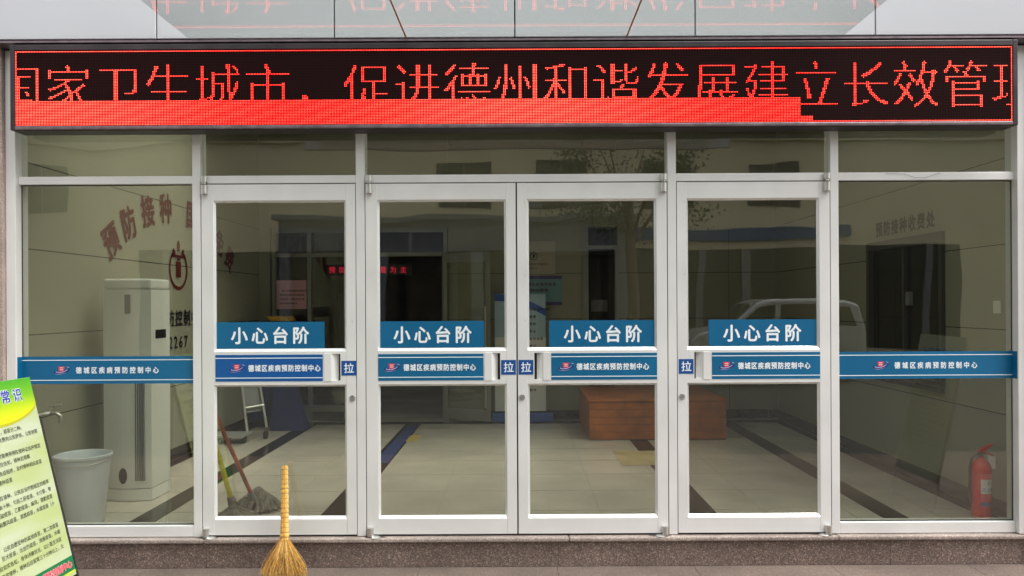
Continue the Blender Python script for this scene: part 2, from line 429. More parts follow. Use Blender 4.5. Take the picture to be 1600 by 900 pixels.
# side banners reach over the reveal of the jamb
banner(-3.299, -2.152, 1.014, 1.196, .0295, M['blue'], sf, X(118.5), .0513, .046, X(92), .022, 'blue name banner across the side window on the bucket side', .86)
banner(2.127, 3.289, 1.020, 1.200, .0295, M['blue'], sf, X(1405), .0512, .046, X(1379), .020, 'blue name banner across the side window on the extinguisher side', .86)
MB().box(-3.2999, -3.2985, -.02, .0290, 1.014, 1.196).build('banner_fold', M['blue'], sf)
MB().box(3.2885, 3.2899, -.02, .0290, 1.020, 1.200).build('banner_fold', M['blue'], sf)

# ------------------------------------------------------------ doors
Z0, Z1 = .010, 2.331
ZB1, ZB0 = 2.224, 2.212          # frame edge / glass top
def rect_frame(m, ox0, ox1, oz0, oz1, ix0, ix1, iz0, iz1, y0, y1):
    m.box(ox0, ix0, y0, y1, oz0, oz1); m.box(ix1, ox1, y0, y1, oz0, oz1)
def glazing(m, x0, x1, z0, z1, w, yf, yb):
    """sloping bead round an opening: outer edge x0..x1 at yf, inner edge w further in at yb"""
    o = [(x0, yf, z0), (x1, yf, z0), (x1, yf, z1), (x0, yf, z1)]
    i = [(x0+w, yb, z0+w*1.5), (x1-w, yb, z0+w*1.5), (x1-w, yb, z1-w), (x0+w, yb, z1-w)]
    for k in range(4):
        k2 = (k+1) % 4; m.quad(o[k], o[k2], i[k2], i[k])
def door(dx0, dx1, hinge, stick, name_s, pullsq, pull, lock, label, top_end, btint):
    d_ = empty('glass_door', ((dx0+dx1)/2, 0, Z0), label, 'door', 'aluminium and glass entrance doors')
    hs_ = -1 if hinge == 'L' else 1
    gx0, gx1 = dx0+.078, dx1-.064
    if hinge == 'R': gx0, gx1 = dx0+.064, dx1-.070
    D0, D1 = 0.0, .045
    fr = MB()
    fr.box(dx0, gx0, D0, D1, Z0, Z1).box(gx1, dx1, D0, D1, Z0, Z1)
    fr.build('stile', M['alu'], d_, bevel=.002)
    MB().box(gx0+.0005, gx1-.0005, D0+.0008, D1, ZB1, Z1-.0005).build('top_rail', M['alu'], d_)
    MB().box(gx0+.0005, gx1-.0005, D0+.0008, D1, Z0+.0005, .112).build('bottom_rail', M['alu'], d_)
    px0, px1 = pull       # recess of the pull
    mr = MB(); mz0, mz1 = 1.003, 1.222
    rz0, rz1 = 1.028, 1.206
    mr.box(gx0+.0005, px0, D0+.0008, D1, mz0, mz1).box(px1, gx1-.0005, D0+.0008, D1, mz0, mz1)
    mr.box(px0, px1, D0+.0008, D1, mz0, rz0).box(px0, px1, D0+.0008, D1, rz1, mz1)
    mr.build('middle_rail', M['alu'], d_)
    # hollow pull: curved scoop ending in a black strip that paints shade at the stile side
    sc = MB(); n = 10; wd = px1-px0; slot = .30
    for i in range(n):
        def pt(k):
            q = k/n*(1-slot)
            t = k/n
            return (px0+wd*q if hinge == 'L' else px1-wd*q), D0+.001+.034*(t**1.3)
        (xa, ya), (xb, yb) = pt(i), pt(i+1)
        sc.quad((xa, ya, rz0), (xb, yb, rz0), (xb, yb, rz1), (xa, ya, rz1))
    sc.build('pull_recess', M['alu'], d_, smooth=True)
    xa = px0+wd*(1-slot) if hinge == 'L' else px0
    xb = px1 if hinge == 'L' else px1-wd*(1-slot)
    MB().box(xa, xb, D0+.041, D0+.044, rz0, rz1).build('recess_shade', M['black'], d_)
    # raised cover plate beside the scoop
    if hinge == 'L': MB().box(px0-.048, px0-.001, D0-.003, D0+.0005, rz0-.004, rz1+.004).build('cover_plate', M['alu'], d_, bevel=.0015)
    else: MB().box(px1+.001, px1+.048, D0-.003, D0+.0005, rz0-.004, rz1+.004).build('cover_plate', M['alu'], d_, bevel=.0015)
    bd = MB(); W = .013
    glazing(bd, gx0, gx1, mz1+.0003, ZB1-.0003, W, D0+.001, .019)
    glazing(bd, gx0, gx1, .112+.0003, mz0-.0003, W, D0+.001, .019)
    bd.build('glazing_bead', M['alu_in'], d_)
    MB().box(gx0+.004, gx1-.004, .020, .026, mz1+.006, ZB1-.005).build('upper_glass', M['glass'], d_)
    MB().box(gx0+.004, gx1-.004, .020, .026, .118, mz0-.005).build('lower_glass', M['glass'], d_)
    # top caution sticker
    a, b = stick[:2]
    s_ = MB().box(a, b, .0180, .0192, 1.2435, 1.419).build('caution_sticker', M['blue'], d_)
    t = MB(); text(t, "小心台阶", (stick[2], .0176, 1.330), XU, ZU, .118, .1360, .026, .96); t.build('lettering', M['white'], s_)
    # name sticker on the middle rail
    a, b, tx, lx = name_s
    banner(a, b, 1.027, 1.203, -.0016, M[btint], d_, tx, .0440, .047, lx, .020, None, .84, 'name_sticker')
    a = pullsq
    q = MB().box(a, a+.098, -.0014, -.0002, 1.063, 1.160).build('pull_sticker', M['pull'], d_)
    t = MB(); text(t, "拉", (a+.050, -.0020, 1.112), XU, ZU, .070, .1, .010); t.build('lettering', M['white'], q)
    if lock:
        lk = MB(); lk.tube([(lock, .001, .913), (lock, -.007, .913)], [.021, .019], 24); o = lk.build('lock', M['steel'], d_, smooth=True)
        MB().tube([(lock, -.007, .913), (lock, -.0085, .913)], .0075, 12).build('keyhole', M['dframe'], o)
    if lock:
        sw = MB(); xx = lock+(.022 if hinge == 'R' else -.0)
        for z in (1.42, 1.72, 2.20): sw.tube([(xx, .0005, z), (xx, -.0012, z)], .0042, 10)
        sw.build('screw_heads', M['steel'], d_)
    # pivots
    hx = dx0+.026 if hinge == 'L' else dx1-.024
    p = MB(); p.tube([(hx, -.014, 2.266), (hx, -.014, 2.325)], .0215, 20); p.tube([(hx, -.014, 2.333), (hx, -.014, 2.345)], .013, 16)
    p.tube([(hx, -.014, 2.345), (hx, -.014, 2.383)], .0215, 20)
    p.box(hx-.014, hx+.014, -.012, .002, 2.268, 2.324); p.box(hx-.014, hx+.014, -.012, .004, 2.346, 2.382)
    p.build('top_pivot', M['steel'], d_, smooth=True)
    p = MB(); p.tube([(hx, -.016, .004), (hx, -.016, .060)], .0215, 20); p.box(hx-.014, hx+.014, -.012, .002, .006, .058)
    p.build('bottom_pivot', M['steel'], d_, smooth=True)
    p = MB(); p.lathe((hx-hs_*.03, -.014, -.0035), [(.0, .001), (.035, .002), (.028, .006), (.012, .009), (.001, .0095)], 16)
    p.build('floor_plate', M['steel'], d_, smooth=True)
    return d_
door(-2.091, -1.072, 'L', (-2.002, -1.284, X(372)), (-2.002, -1.292, X(392), X(370)), X(533.0), (-1.236, -1.176), X(550), 'leftmost glass door, behind the straw broom, with mops showing through it', None, 'blue2')
door(-1.005, -.0115, 'L', (X(591.5), X(756), X(627)), (X(590.5), X(755), X(634.5), X(612)), X(782.5), (X(768), X(781)), None, 'glass door with no lock, meeting its twin at the centre of the entrance', None, 'blue')
door(-.0015, .989, 'R', (X(858), X(1023.5), X(894)), (X(861), X(1026), X(905), X(884)), X(809.7), (X(834.5), X(848)), X(815), 'centre right glass door with the wooden platform showing through it', None, 'blue')
door(1.055, 2.067, 'R', (X(1108), X(1277), X(1144)), (X(1112), X(1281), X(1157), X(1135)), X(1060), (X(1084.5), X(1098)), X(1065), 'rightmost glass door, next to the side window with the red extinguisher', None, 'blue')

wr_ = MB(); wr_.tube([(2.44, -.002, 2.382), (2.56, -.004, 2.376), (2.63, -.004, 2.352), (2.70, -.004, 2.352), (2.76, -.003, 2.372), (2.80, -.001, 2.380)], .0013, 5)
tag(wr_.build('stray_string', M['acg']), 'thin grey string stuck on the transom over the extinguisher window', 'string')
pp = MB(); pp.add([(-.395, -.31, -.199), (-.33, -.325, -.199), (-.30, -.30, -.196), (-.315, -.27, -.190), (-.37, -.265, -.192), (-.35, -.295, -.180)], [(0, 1, 5), (1, 2, 5), (2, 3, 5), (3, 4, 5), (4, 0, 5), (0, 4, 3, 2, 1)])
tag(pp.build('paper_scrap', M['white']), 'crumpled white paper scrap on the pavement before the step', 'litter')
rs_ = random.Random(3)
sm = mat('sill_stain', (.10, .085, .075), .5, noise=(40, .4))
for px_ in (-2.05, -.95, .93, 2.02):
    q = [(px_+rs_.uniform(.05, .09)*math.cos(R(a)), -.012+rs_.uniform(.014, .026)*math.sin(R(a)), -.0030) for a in range(0, 360, 24)]
    tag(MB().add(q, [tuple(range(len(q)))]).build('sill_stain', sm), kind='structure')
# end pillars
for sx, lb in ((-1, 'pinkish stone pillar at the left end of the storefront behind the green board'), (1, 'pale stone pillar at the right end of the storefront')):
    a, b = sorted((sx*3.367, sx*4.3))
    tag(MB().box(a, b, -.06, .10, -.2, 3.22).build('stone_pillar', M['pillar'], bevel=.004), lb, 'pillar')

for sx, lb in ((-1, 'beige rendered outer wall beyond the left stone pillar'), (1, 'beige rendered outer wall beyond the right stone pillar')):
    a, b = sorted((sx*4.302, sx*11.5))
    tag(MB().box(a, b, -.04, .12, -.2, 3.22).build('outer_wall', M['wallb']), lb, 'wall')

# ------------------------------------------------------------ interior
W_, BY, CH = 3.43, 5.05, 3.95
tag(MB().box(-W_-.2, W_+.2, .101, 12, -.05, -.001).build('floor', M['itile']), kind='structure')
SK = (-3.2, 3.2, .3, 2.9)          # opening added out of view to let daylight into the lobby
cm = MB(); cm.box(-W_-.2, W_+.2, .101, SK[2], CH, CH+.1).box(-W_-.2, W_+.2, SK[3], 12, CH, CH+.1).box(-W_-.2, SK[0], SK[2], SK[3], CH, CH+.1).box(SK[1], W_+.2, SK[2], SK[3], CH, CH+.1)
tag(cm.build('ceiling', M['ceil']), kind='structure')
rl = empty('added_roof_light', (0, 1.4, CH), 'added glazed roof opening, out of view, that brightens the lobby', 'roof light')
MB().box(SK[0]-.1, SK[1]+.1, SK[2]-.08, SK[3]+.1, CH+.11, CH+.118).build('pane', M['glass'], rl)
for x in (-1.3, 0, 1.3): MB().box(x-.03, x+.03, SK[2], SK[3], CH+.03, CH+.109).build('bar', M['alu'], rl)
bands = MB()
for a, b in ((-3.41, -3.30), (3.30, 3.41), (-2.76, -2.58), (2.58, 2.76), (-1.44, -1.245), (1.245, 1.44)): bands.box(a, b, .15, BY-.35, -.002, .003)
for a, b in ((-3.41, -3.30), (-2.76, -2.58), (-1.44, -1.245), (1.245, 1.44), (2.58, 2.76)): pass
bands.box(-3.41, 3.41, BY-.349, BY-.17, -.002, .003)
tag(bands.build('floor_band', M['iband']), kind='structure')
jn = MB()
for k in range(-5, 6):
    jn.box(k*.6-.001, k*.6+.001, .15, BY-.35, -.002, .0015)
for k in range(1, 8): jn.box(-3.29, 3.29, k*.6-.001, k*.6+.001, -.002, .0014)
tag(jn.build('floor_joint', mat('joint_grey', (.42, .39, .34), .2)), kind='structure')

tag(MB().box(-1.40, -1.262, 2.3, 4.62, .0035, .0045).build('floor_tape', M['bluecloth']), 'dark blue tape line along the floor band in the lobby', 'tape')
m_y = mat('worn_yellow', (.42, .31, .07), .4, noise=(5, .3))
for a, b_, c, d_, lb in ((-1.26, -1.13, 3.45, 3.85, 'worn yellow mark on the floor beside the blue tape, further from the doors'), (-1.52, -1.405, 2.35, 2.62, 'worn yellow mark on the floor beside the blue tape, nearer the doors'), (.98, 1.44, 2.15, 2.84, 'worn yellow mark on the floor in front of the wooden platform')):
    tag(MB().box(a, b_, c, d_, .0036, .0044).build('floor_mark', m_y if a < 0 else mat('pale_yellow', (.46, .38, .20), .3, noise=(5, .2))), lb, 'floor mark', 'worn yellow floor marks')
def tiled_wall(name, sx, label, holes=None):
    e = empty(name, (sx*W_, 0, 0), label, 'wall')
    m = MB(); zs = [0, .73, 1.33, 1.935, 2.54, CH]
    gz = .004
    y_cuts = [.101, BY]
    for a, b in zip(zs[:-1], zs[1:]):
        if holes:
            hy0, hy1, hz0, hz1 = holes
            x0_, x1_ = sorted((sx*W_, sx*(W_+.05)))
            lo, hi = a+gz, b-gz
            m.box(x0_, x1_, .101, hy0, lo, hi).box(x0_, x1_, hy1, BY, lo, hi)
            if lo < hz0: m.box(x0_, x1_, hy0, hy1, lo, min(hi, hz0))
            if hi > hz1: m.box(x0_, x1_, hy0, hy1, max(lo, hz1), hi)
        else:
            x0_, x1_ = sorted((sx*W_, sx*(W_+.05)))
            m.box(x0_, x1_, .101, BY, a+gz, b-gz)
    m.build('wall_tile', M['iwall'], e)
    if holes:
        hy0, hy1, hz0, hz1 = holes
        x0_, x1_ = sorted((sx*(W_+.006), sx*(W_+.5)))
        b_ = MB(); b_.box(x0_, x1_, .102, hy0-.004, 0, CH).box(x0_, x1_, hy1+.004, 12, 0, CH).box(x0_, x1_, hy0-.0035, hy1+.0035, 0, hz0-.004).box(x0_, x1_, hy0-.0035, hy1+.0035, hz1+.004, CH)
        b_.build('backing', M['groove'], e)
    else:
        x0_, x1_ = sorted((sx*(W_+.006), sx*(W_+.2)))
        MB().box(x0_, x1_, .102, 12, 0, CH).build('backing', M['groove'], e)
    x0_, x1_ = sorted((sx*(W_-.014), sx*(W_-.001)))
    MB().box(x0_, x1_, .102, BY-.01, .003, .115).build('skirting', M['iband'], e)
    return e
tiled_wall('lobby_wall', -1, 'cream tiled lobby wall behind the tall white air conditioner')
wr = tiled_wall('lobby_wall', 1, 'cream tiled lobby wall with the dark cashier window', (1.07, 2.39, .84, 2.10))
# cashier window in the right wall
cw = empty('cashier_window', (W_, 1.73, .84), 'dark framed cashier window set in the right lobby wall', 'window')
f_ = MB()
f_.box(W_-.03, W_+.06, 1.07, 1.12, .84, 2.10).box(W_-.03, W_+.06, 2.34, 2.39, .84, 2.10).box(W_-.03, W_+.06, 1.121, 2.339, 2.02, 2.10).box(W_-.03, W_+.06, 1.121, 2.339, .84, .88)
f_.box(W_-.01, W_+.05, 1.70, 1.74, .881, 2.019)
f_.build('frame', mat('window_frame_dark', (.07, .07, .06), .4), cw)
MB().box(W_+.02, W_+.026, 1.121, 1.699, .881, 2.019).box(W_+.02, W_+.026, 1.741, 2.339, .881, 2.019).build('pane', M['glass'], cw)
MB().box(W_-.06, W_-.031, 1.03, 2.43, .80, .838).build('ledge', M['dark'], cw)
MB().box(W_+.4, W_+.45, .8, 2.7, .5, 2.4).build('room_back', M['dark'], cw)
b = MB().box(W_-.02, W_+.015, 1.60, 1.66, 1.50, 1.62).build('intercom', M['acg'], cw)
# lettering above the window
t = MB(); text(t, "预防接种收费处", (W_-.006, 2.17, 2.215), (0, -1, 0), ZU, .145, .150, .035, .9)
tag(t.build('wall_lettering', M['bdecal']), 'black Chinese lettering on the tiled wall above the dark cashier window', 'lettering')
# red arc lettering, emblem, black lettering on the left wall
arc_t = [(1.38, 2.085, 32), (1.67, 2.263, 22), (2.02, 2.41, 12), (2.38, 2.48, 4), (2.96, 2.48, -4), (3.36, 2.39, -12), (3.71, 2.25, -22), (4.01, 2.085, -32)]
for ch, (y, z, a) in zip("预防接种国家免费", arc_t):
    t = MB(); a = R(a)
    text(t, ch, (-W_+.006, y, z), (0, math.cos(a), math.sin(a)), (0, -math.sin(a), math.cos(a)), .30, .3, .034, .86)
    names = dict(zip('预防接种国家免费', ('first', 'second', 'third', 'fourth', 'fifth', 'sixth', 'seventh', 'eighth and last')))
    tag(t.build('red_character', M['decal']), f'{names[ch]} red character of the arc on the left lobby wall', 'lettering', 'red characters in an arc on the lobby wall')
def health_emblem(m, cy, cz, r, fu):
    """ring broken at the top, head, arms and a pillar; fu maps (u, v) to a point"""
    n = 40
    for i in range(n):
        q0, q1 = R(125+290*i/n), R(125+290*(i+1)/n)
        m.quad(fu(r*math.cos(q0), r*math.sin(q0)), fu(r*math.cos(q1), r*math.sin(q1)), fu(.84*r*math.cos(q1), .84*r*math.sin(q1)), fu(.84*r*math.cos(q0), .84*r*math.sin(q0)))
    hd = [fu(.17*r*math.cos(R(a)), 1.12*r+.26*r*math.sin(R(a))) for a in range(0, 360, 20)]
    m.add(hd, [tuple(range(len(hd)))])
    m.quad(fu(-.75*r, .56*r), fu(.75*r, .56*r), fu(.70*r, .68*r), fu(-.70*r, .68*r))
    for s_ in (-1, 1): m.quad(fu(s_*.58*r, .70*r), fu(s_*.28*r, .70*r), fu(s_*.40*r, .95*r), fu(s_*.62*r, 1.0*r))
    m.quad(fu(-.27*r, -.40*r), fu(.27*r, -.40*r), fu(.27*r, .36*r), fu(-.27*r, .36*r))
    m.quad(fu(-.20*r, .42*r), fu(.20*r, .42*r), fu(.20*r, .50*r), fu(-.20*r, .50*r))
m = MB(); health_emblem(m, 0, 0, .21, lambda u, v: (-W_+.006, 2.65+u, 1.90+v))
tag(m.build('round_emblem', M['decal']), 'round dark red health emblem on the left lobby wall', 'emblem')
t = MB(); text(t, ORG, (-W_+.006, 1.36, 1.41), (0, 1, 0), ZU, .165, .185, .03)
tag(t.build('wall_lettering', M['bdecal']), 'black Chinese name of the centre on the left wall beside the air conditioner', 'lettering')
t = MB(); text(t, "0534 2267", (-W_+.006, 1.90, 1.17), (0, 1, 0), ZU, .165, .115, .02)
tag(t.build('wall_lettering', M['bdecal']), 'black phone digits on the left lobby wall under the black name', 'lettering')

# back wall with its openings
bw = empty('back_wall', (0, BY, 0), 'beige back wall of the lobby with dark doorways', 'wall')
m = MB()
zc = 2.55
m.box(-3.43, -3.28, BY, BY+.12, 0, CH).box(-3.279, -.92, BY, BY+.12, zc, CH)
m.box(-.92, .94, BY, BY+.12, 0, zc).box(-.919, 1.32, BY, BY+.12, zc+.001, CH).box(1.321, 3.43, BY, BY+.12, 0, CH)
m.build('wall_tile', M['iwall'], bw)
m = MB()
for z in (.73, 1.33, 1.935): m.box(-.919, .939, BY-.002, BY-.0005, z-.003, z+.003); m.box(1.322, 3.42, BY-.002, BY-.0005, z-.003, z+.003)
for x in (-.02, 1.9, 2.8): m.box(x-.002, x+.002, BY-.0018, BY-.0004, .01, 2.5)
m.build('joint', M['groove'], bw)
MB().box(-.919, .939, BY-.014, BY-.001, .003, .12).box(1.322, 3.42, BY-.014, BY-.001, .003, .12).build('skirting', M['iband'], bw)
# corridor behind
MB().box(-3.6, 3.6, 9.5, 9.6, 0, CH).build('far_end', mat('corridor_end', (.15, .135, .11), .8, noise=(2, .4)), bw)
# left partition: frame with fixed transom and doors
pt = empty('glass_partition', (-2.1, BY, 0), 'grey framed glass partition across the left doorway of the back wall', 'partition')
m = MB()
for x in (-3.25, -2.78, -2.30, -1.96, -.98): m.box(x, x+.05, BY-.03, BY+.05, .003, zc-.002)
for a, b in ((-3.199, -2.781), (-2.729, -2.301), (-2.249, -1.961), (-1.909, -.981)):
    m.box(a, b, BY-.028, BY+.048, 2.17, 2.22).box(a, b, BY-.028, BY+.048, 2.49, 2.547)
m.box(-3.199, -2.781, BY-.028, BY+.048, .003, .20)
m.box(-2.729, -2.301, BY-.028, BY+.048, .12, .20)
m.build('frame', M['dframe'], pt)
m = MB()
for a, b in ((-3.199, -2.781), (-2.729, -2.301)): m.box(a, b, BY+.004, BY+.010, .201, 2.169)
for a, b in ((-3.199, -2.781), (-2.729, -2.301), (-2.249, -1.961), (-1.909, -.981)): m.box(a, b, BY+.004, BY+.010, 2.221, 2.489)
m.build('pane', M['glass'], pt)
# open door leaf
dl = empty('open_door_leaf', (-.95, BY-.05, 0), 'dark framed glass door leaf standing open inside at the back', 'door')
def leafpt(s, z, k=0):   # s metres from hinge, door swung into the lobby
    a = R(28); return (-.36-s*math.cos(a)+k*math.sin(a), BY-.04-(.72-s)*math.sin(a)-k*math.cos(a), z)
def leafbox(m, s0, s1, z0, z1, k0=-.02, k1=.02):
    v = [leafpt(s, z, k) for s in (s0, s1) for k in (k0, k1) for z in (z0, z1)]
    m.add(v, [(0, 1, 3, 2), (4, 6, 7, 5), (0, 4, 5, 1), (2, 3, 7, 6), (0, 2, 6, 4), (1, 5, 7, 3)])
m = MB(); leafbox(m, 0, .07, .03, 2.2); leafbox(m, .65, .72, .03, 2.2); leafbox(m, .071, .649, 2.08, 2.2); leafbox(m, .071, .649, .03, .17)
m.build('frame', M['dframe'], dl)
m = MB(); leafbox(m, .071, .649, .171, 2.079, -.003, .003); m.build('pane', M['glass'], dl)
m = MB(); leafbox(m, .074, .100, .2, 1.5, .03, .05); m.build('handle', M['steel'], dl)
# right back doorway
bd_ = empty('back_doorway', (1.13, BY, 0), 'narrow dark doorway with pale frame in the back wall', 'doorway')
MB().box(.86, .935, BY-.03, BY-.016, .125, zc).box(1.285, 1.33, BY-.03, BY-.016, .125, 2.30).box(.936, 1.284, BY-.03, BY-.016, 2.25, 2.30).build('frame', M['dframe'], bd_)
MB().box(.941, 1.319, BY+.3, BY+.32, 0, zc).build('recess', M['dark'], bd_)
MB().box(1.0, 1.22, BY+.27, BY+.295, 1.42, 1.58).build('sign_plate', M['acg'], bd_)
# small red led characters over the partition
t = MB(); text(t, "预防疾病质量为主", (-2.44, BY-.075, 1.99), XU, ZU, .088, .134, .015)
ls = empty('ticker_sign', (-2.0, BY-.06, 2.0), 'small dark ticker with glowing red characters inside at the back', 'sign')
MB().box(-2.52, -1.40, BY-.070, BY-.032, 1.92, 2.06).build('case', M['black'], ls)
t.build('ticker_text', E_IN, ls)

# notices
pn = empty('pink_notice', (-3.0, BY-.04, 1.66), 'pink paper notice with printed lines on the inner glass door', 'notice')
MB().box(-3.19, -2.79, BY-.036, BY-.034, 1.48, 1.86).build('paper', M['pink'], pn)
m = MB(); s_lines = ["因工作需要请受种者家长", "携带预防接种证及相关资", "料按时到一楼登记处办理", "接种手续谢谢配合"]
for i, s in enumerate(s_lines): text(m, s, (-3.13+(.03 if i == 0 else 0), BY-.037, 1.72-i*.055), XU, ZU, .029, .0295, .02)
m.build('lettering', M['bdecal'], pn)
pl = empty('wall_plaque', (.17, BY, 2.1), 'beige plaque with a round black emblem on the back wall', 'plaque')
MB().box(-.16, .50, BY-.02, BY-.003, 1.93, 2.36).build('panel', mat('plaque_beige', (.42, .38, .30), .5), pl)
m = MB(); health_emblem(m, 0, 0, .052, lambda u, v: (.215+u, BY-.022, 2.16+v)); m.build('emblem', M['bdecal'], pl)
m = MB(); text(m, "中国疾病预防控制中心", (.02, BY-.0215, 2.055), XU, ZU, .036, .042, .01); text(m, "德城区接种点", (.07, BY-.0215, 2.0), XU, ZU, .03, .036, .01); m.build('lettering', M['decal'], pl)
po = empty('wall_poster', (.3, BY, 1.5), 'pale blue poster with violet bars and red text on the back wall', 'poster')
MB().box(.02, .585, BY-.012, BY-.003, 1.56, 1.90).build('sheet', M['poster'], po)
MB().box(.02, .585, BY-.0135, BY-.0125, 1.86, 1.90).build('top_bar', M['posterh'], po); MB().box(.02, .585, BY-.0135, BY-.0125, 1.515, 1.555).build('bottom_bar', M['posterh'], po)
m = MB(); text(m, "儿童免疫规划疫苗", (.10, BY-.014, 1.79), XU, ZU, .05, .055, .012); text(m, "接种时间表", (.14, BY-.014, 1.71), XU, ZU, .05, .06, .012); m.build('lettering', M['decal'], po)
ru = empty('rollup_banner', (.12, BY-.2, 0), 'narrow blue and white roll up banner standing at the back wall', 'banner')
ry = BY-.22
MB().box(-.30, .36, ry, ry+.004, .14, 1.10).build('lower_print', M['rollw'], ru)
MB().box(-.30, .36, ry+.0005, ry+.0045, 1.101, 1.66).build('upper_print', M['rollup'], ru)
m = MB()
for i in range(14):
    x = -.30+.66*i/14; x2 = -.30+.66*(i+1)/14
    z = 1.66-.20*(i/14)**2; z2 = 1.66-.20*((i+1)/14)**2
    m.quad((x, ry-.001, z-.09), (x2, ry-.001, z2-.09), (x2, ry-.001, z2), (x, ry-.001, z))
m.build('swoosh', M['lblue'], ru)
m = MB()
for i, s in enumerate(["预防接种须知", "健康", "接种", "安全", "有效疫苗", "登记", "", "免疫规划", "儿童接种", "健康成长", "疫苗", "接种"]): text(m, s, (.17, ry-.0015, 1.46-i*.095), XU, ZU, .042, .046, .015)
m.build('lettering', M['bdecal'], ru)
MB().box(-.34, .45, ry-.05, ry+.05, .004, .115).build('base', M['lblue'], ru, bevel=.01)
# wooden platform
wp = empty('wooden_platform', (1.56, 4.2, 0), 'low orange wooden platform box standing on the lobby floor', 'platform')
wy = 3.47
for k in range(5):
    z = .01+k*.084
    MB().box(.794, 2.325, wy, wy+.02, z, z+.0805).build('front_board', M['wood'], wp, bevel=.003)
    MB().box(.794, .814, wy+.021, BY-.18, z, z+.0805).build('side_board', M['wood'], wp, bevel=.003)
MB().box(.80, 2.32, wy+.008, BY-.18, .004, .431).build('core', M['woodd'], wp)
MB().box(.784, 2.335, wy-.01, BY-.18, .433, .456).build('top', M['wood'], wp, bevel=.003)

# floor-standing air conditioner
ac = empty('air_conditioner', (-3.06, 1.1, 0), 'tall white floor standing air conditioner behind the side window', 'air conditioner')
ax0, ax1, ay0, ay1 = -3.26, -2.885, .92, 1.27
m = MB(); N = 12
front = [(ax0+(ax1-ax0)*i/N, ay0+.03-.03*math.sin(math.pi*min(1, i/N*1.0))) for i in range(N+1)]
prof = front+[(ax1, ay1), (ax0, ay1)]
def extr(m, prof, z0, z1, mi=0):
    n = len(prof); v = [(x, y, z0) for x, y in prof]+[(x, y, z1) for x, y in prof]
    m.add(v, [(i, (i+1) % n, n+(i+1) % n, n+i) for i in range(n)]+[tuple(range(n))[::-1], tuple(range(n, 2*n))], mi)
extr(m, prof, .10, 1.66); m.build('body', M['acw'], ac)
m = MB(); extr(m, prof, .004, .094); m.build('base', M['acw'], ac)
m = MB(); extr(m, [(x, y+.003) for x, y in prof], 1.664, 1.745); m.build('top_cap', M['acw'], ac, bevel=.015)
m = MB()
for k in range(5): m.box(ax1-.115+k*.016, ax1-.109+k*.016, ay0-.001, ay0+.03, .16, 1.0)
m.build('grille', M['acg'], ac)
MB().box(ax0+.185, ax0+.23, ay0-.005, ay0+.001, 1.47, 1.62).build('display_panel', M['acg'], ac)
m = MB(); q = [(ax0+.165+.033*math.cos(R(a)), ay0-.003, .20+.062*math.sin(R(a))) for a in range(0, 360, 15)]; m.add(q, [tuple(range(len(q)))]); m.build('badge', M['black'], ac)
MB().box(ax1+.0005, ax1+.002, 1.02, 1.20, 1.27, 1.34).build('rating_label', M['black'], ac)

# bucket
bk = empty('plastic_bucket', (-3.085, .34, 0), 'tall white plastic bucket on the floor under the tap', 'bucket')
m = MB(); pr = [(.001, .012), (.125, .012), (.128, .004), (.132, .01), (.176, .46), (.186, .465), (.188, .482), (.178, .486), (.169, .47), (.128, .03), (.001, .025)]
m.lathe((-3.085, .36, 0), pr, 40); m.build('body', M['bucket'], bk, smooth=True)
m = MB(); m.tube([(-3.085+.190*math.cos(R(a)), .36+.190*math.sin(R(a)), .455-.03*abs(math.sin(R(a)))) for a in range(180, 361, 12)], .004, 8); m.build('handle', M['steel'], bk, smooth=True)
# tap
tp = empty('water_tap', (-W_+.02, .45, .72), 'small chrome tap and pipe on the left lobby wall', 'tap')
m = MB(); m.tube([(-W_+.025, .12, .75), (-W_+.025, .41, .76), (-W_+.06, .45, .76)], .011, 10); m.build('pipe', M['steel'], tp, smooth=True)
m = MB(); m.tube([(-W_+.02, .45, .76), (-W_+.10, .45, .76), (-W_+.13, .45, .74), (-W_+.13, .45, .69)], [.016, .014, .013, .011], 12)
m.tube([(-W_+.09, .45, 0.77), (-W_+.09, .45, .81)], .008, 8); m.build('spout', M['steel'], tp, smooth=True)
m = MB(); m.tube([(-W_+.05, .435, .813), (-W_+.13, .465, .82)], .008, 8); m.build('handle', M['steel'], tp, smooth=True)

# mops
def mop(name, base, top, rpole, pole_m, head_w, head_h, label, seed):
    rr = random.Random(seed)
    e = empty(name, base, label, 'mop', 'mops leaning inside the left door')
    b, t_ = Vector(base), Vector(top)
    MB().tube([b+(t_-b)*.13, b+(t_-b)*.5, t_], rpole, 12).build('pole', pole_m, e, smooth=True)
    MB().tube([b+(t_-b)*.10, b+(t_-b)*.20], [rpole*1.9, rpole*1.4], 12).build('ferrule', M['acg'] if seed == 1 else M['mop'], e, smooth=True)
    m = MB(); c = b+(t_-b)*.12
    for i in range(260):
        a = rr.uniform(0, 2*math.pi); q = rr.random()**.6
        ex, ey = math.cos(a)*head_w*q, math.sin(a)*head_w*.75*q
        zt_ = max(.012, head_h*(1-q)*.7)
        end = Vector((b.x+ex, b.y+ey, rr.uniform(.008, .02)+zt_*.3))
        mid = Vector((b.x+ex*.65, b.y+ey*.65, head_h*(1-.55*q)))
        m.tube([c, mid, end], [.010, .013, .009], 5)
    m.build('mop_head', M['mop'], e)
    return e
mop('string_mop', (-1.95, .66, 0), (-2.045, .10, .80), .0145, M['mopred'], .19, .17, 'mop with a worn red brown pole leaning inside the leftmost door', 1)
mop('string_mop', (-2.03, .44, 0), (-2.13, .12, .86), .018, M['mopyel'], .17, .07, 'mop with a yellow pole beside the stile of the leftmost door', 2)

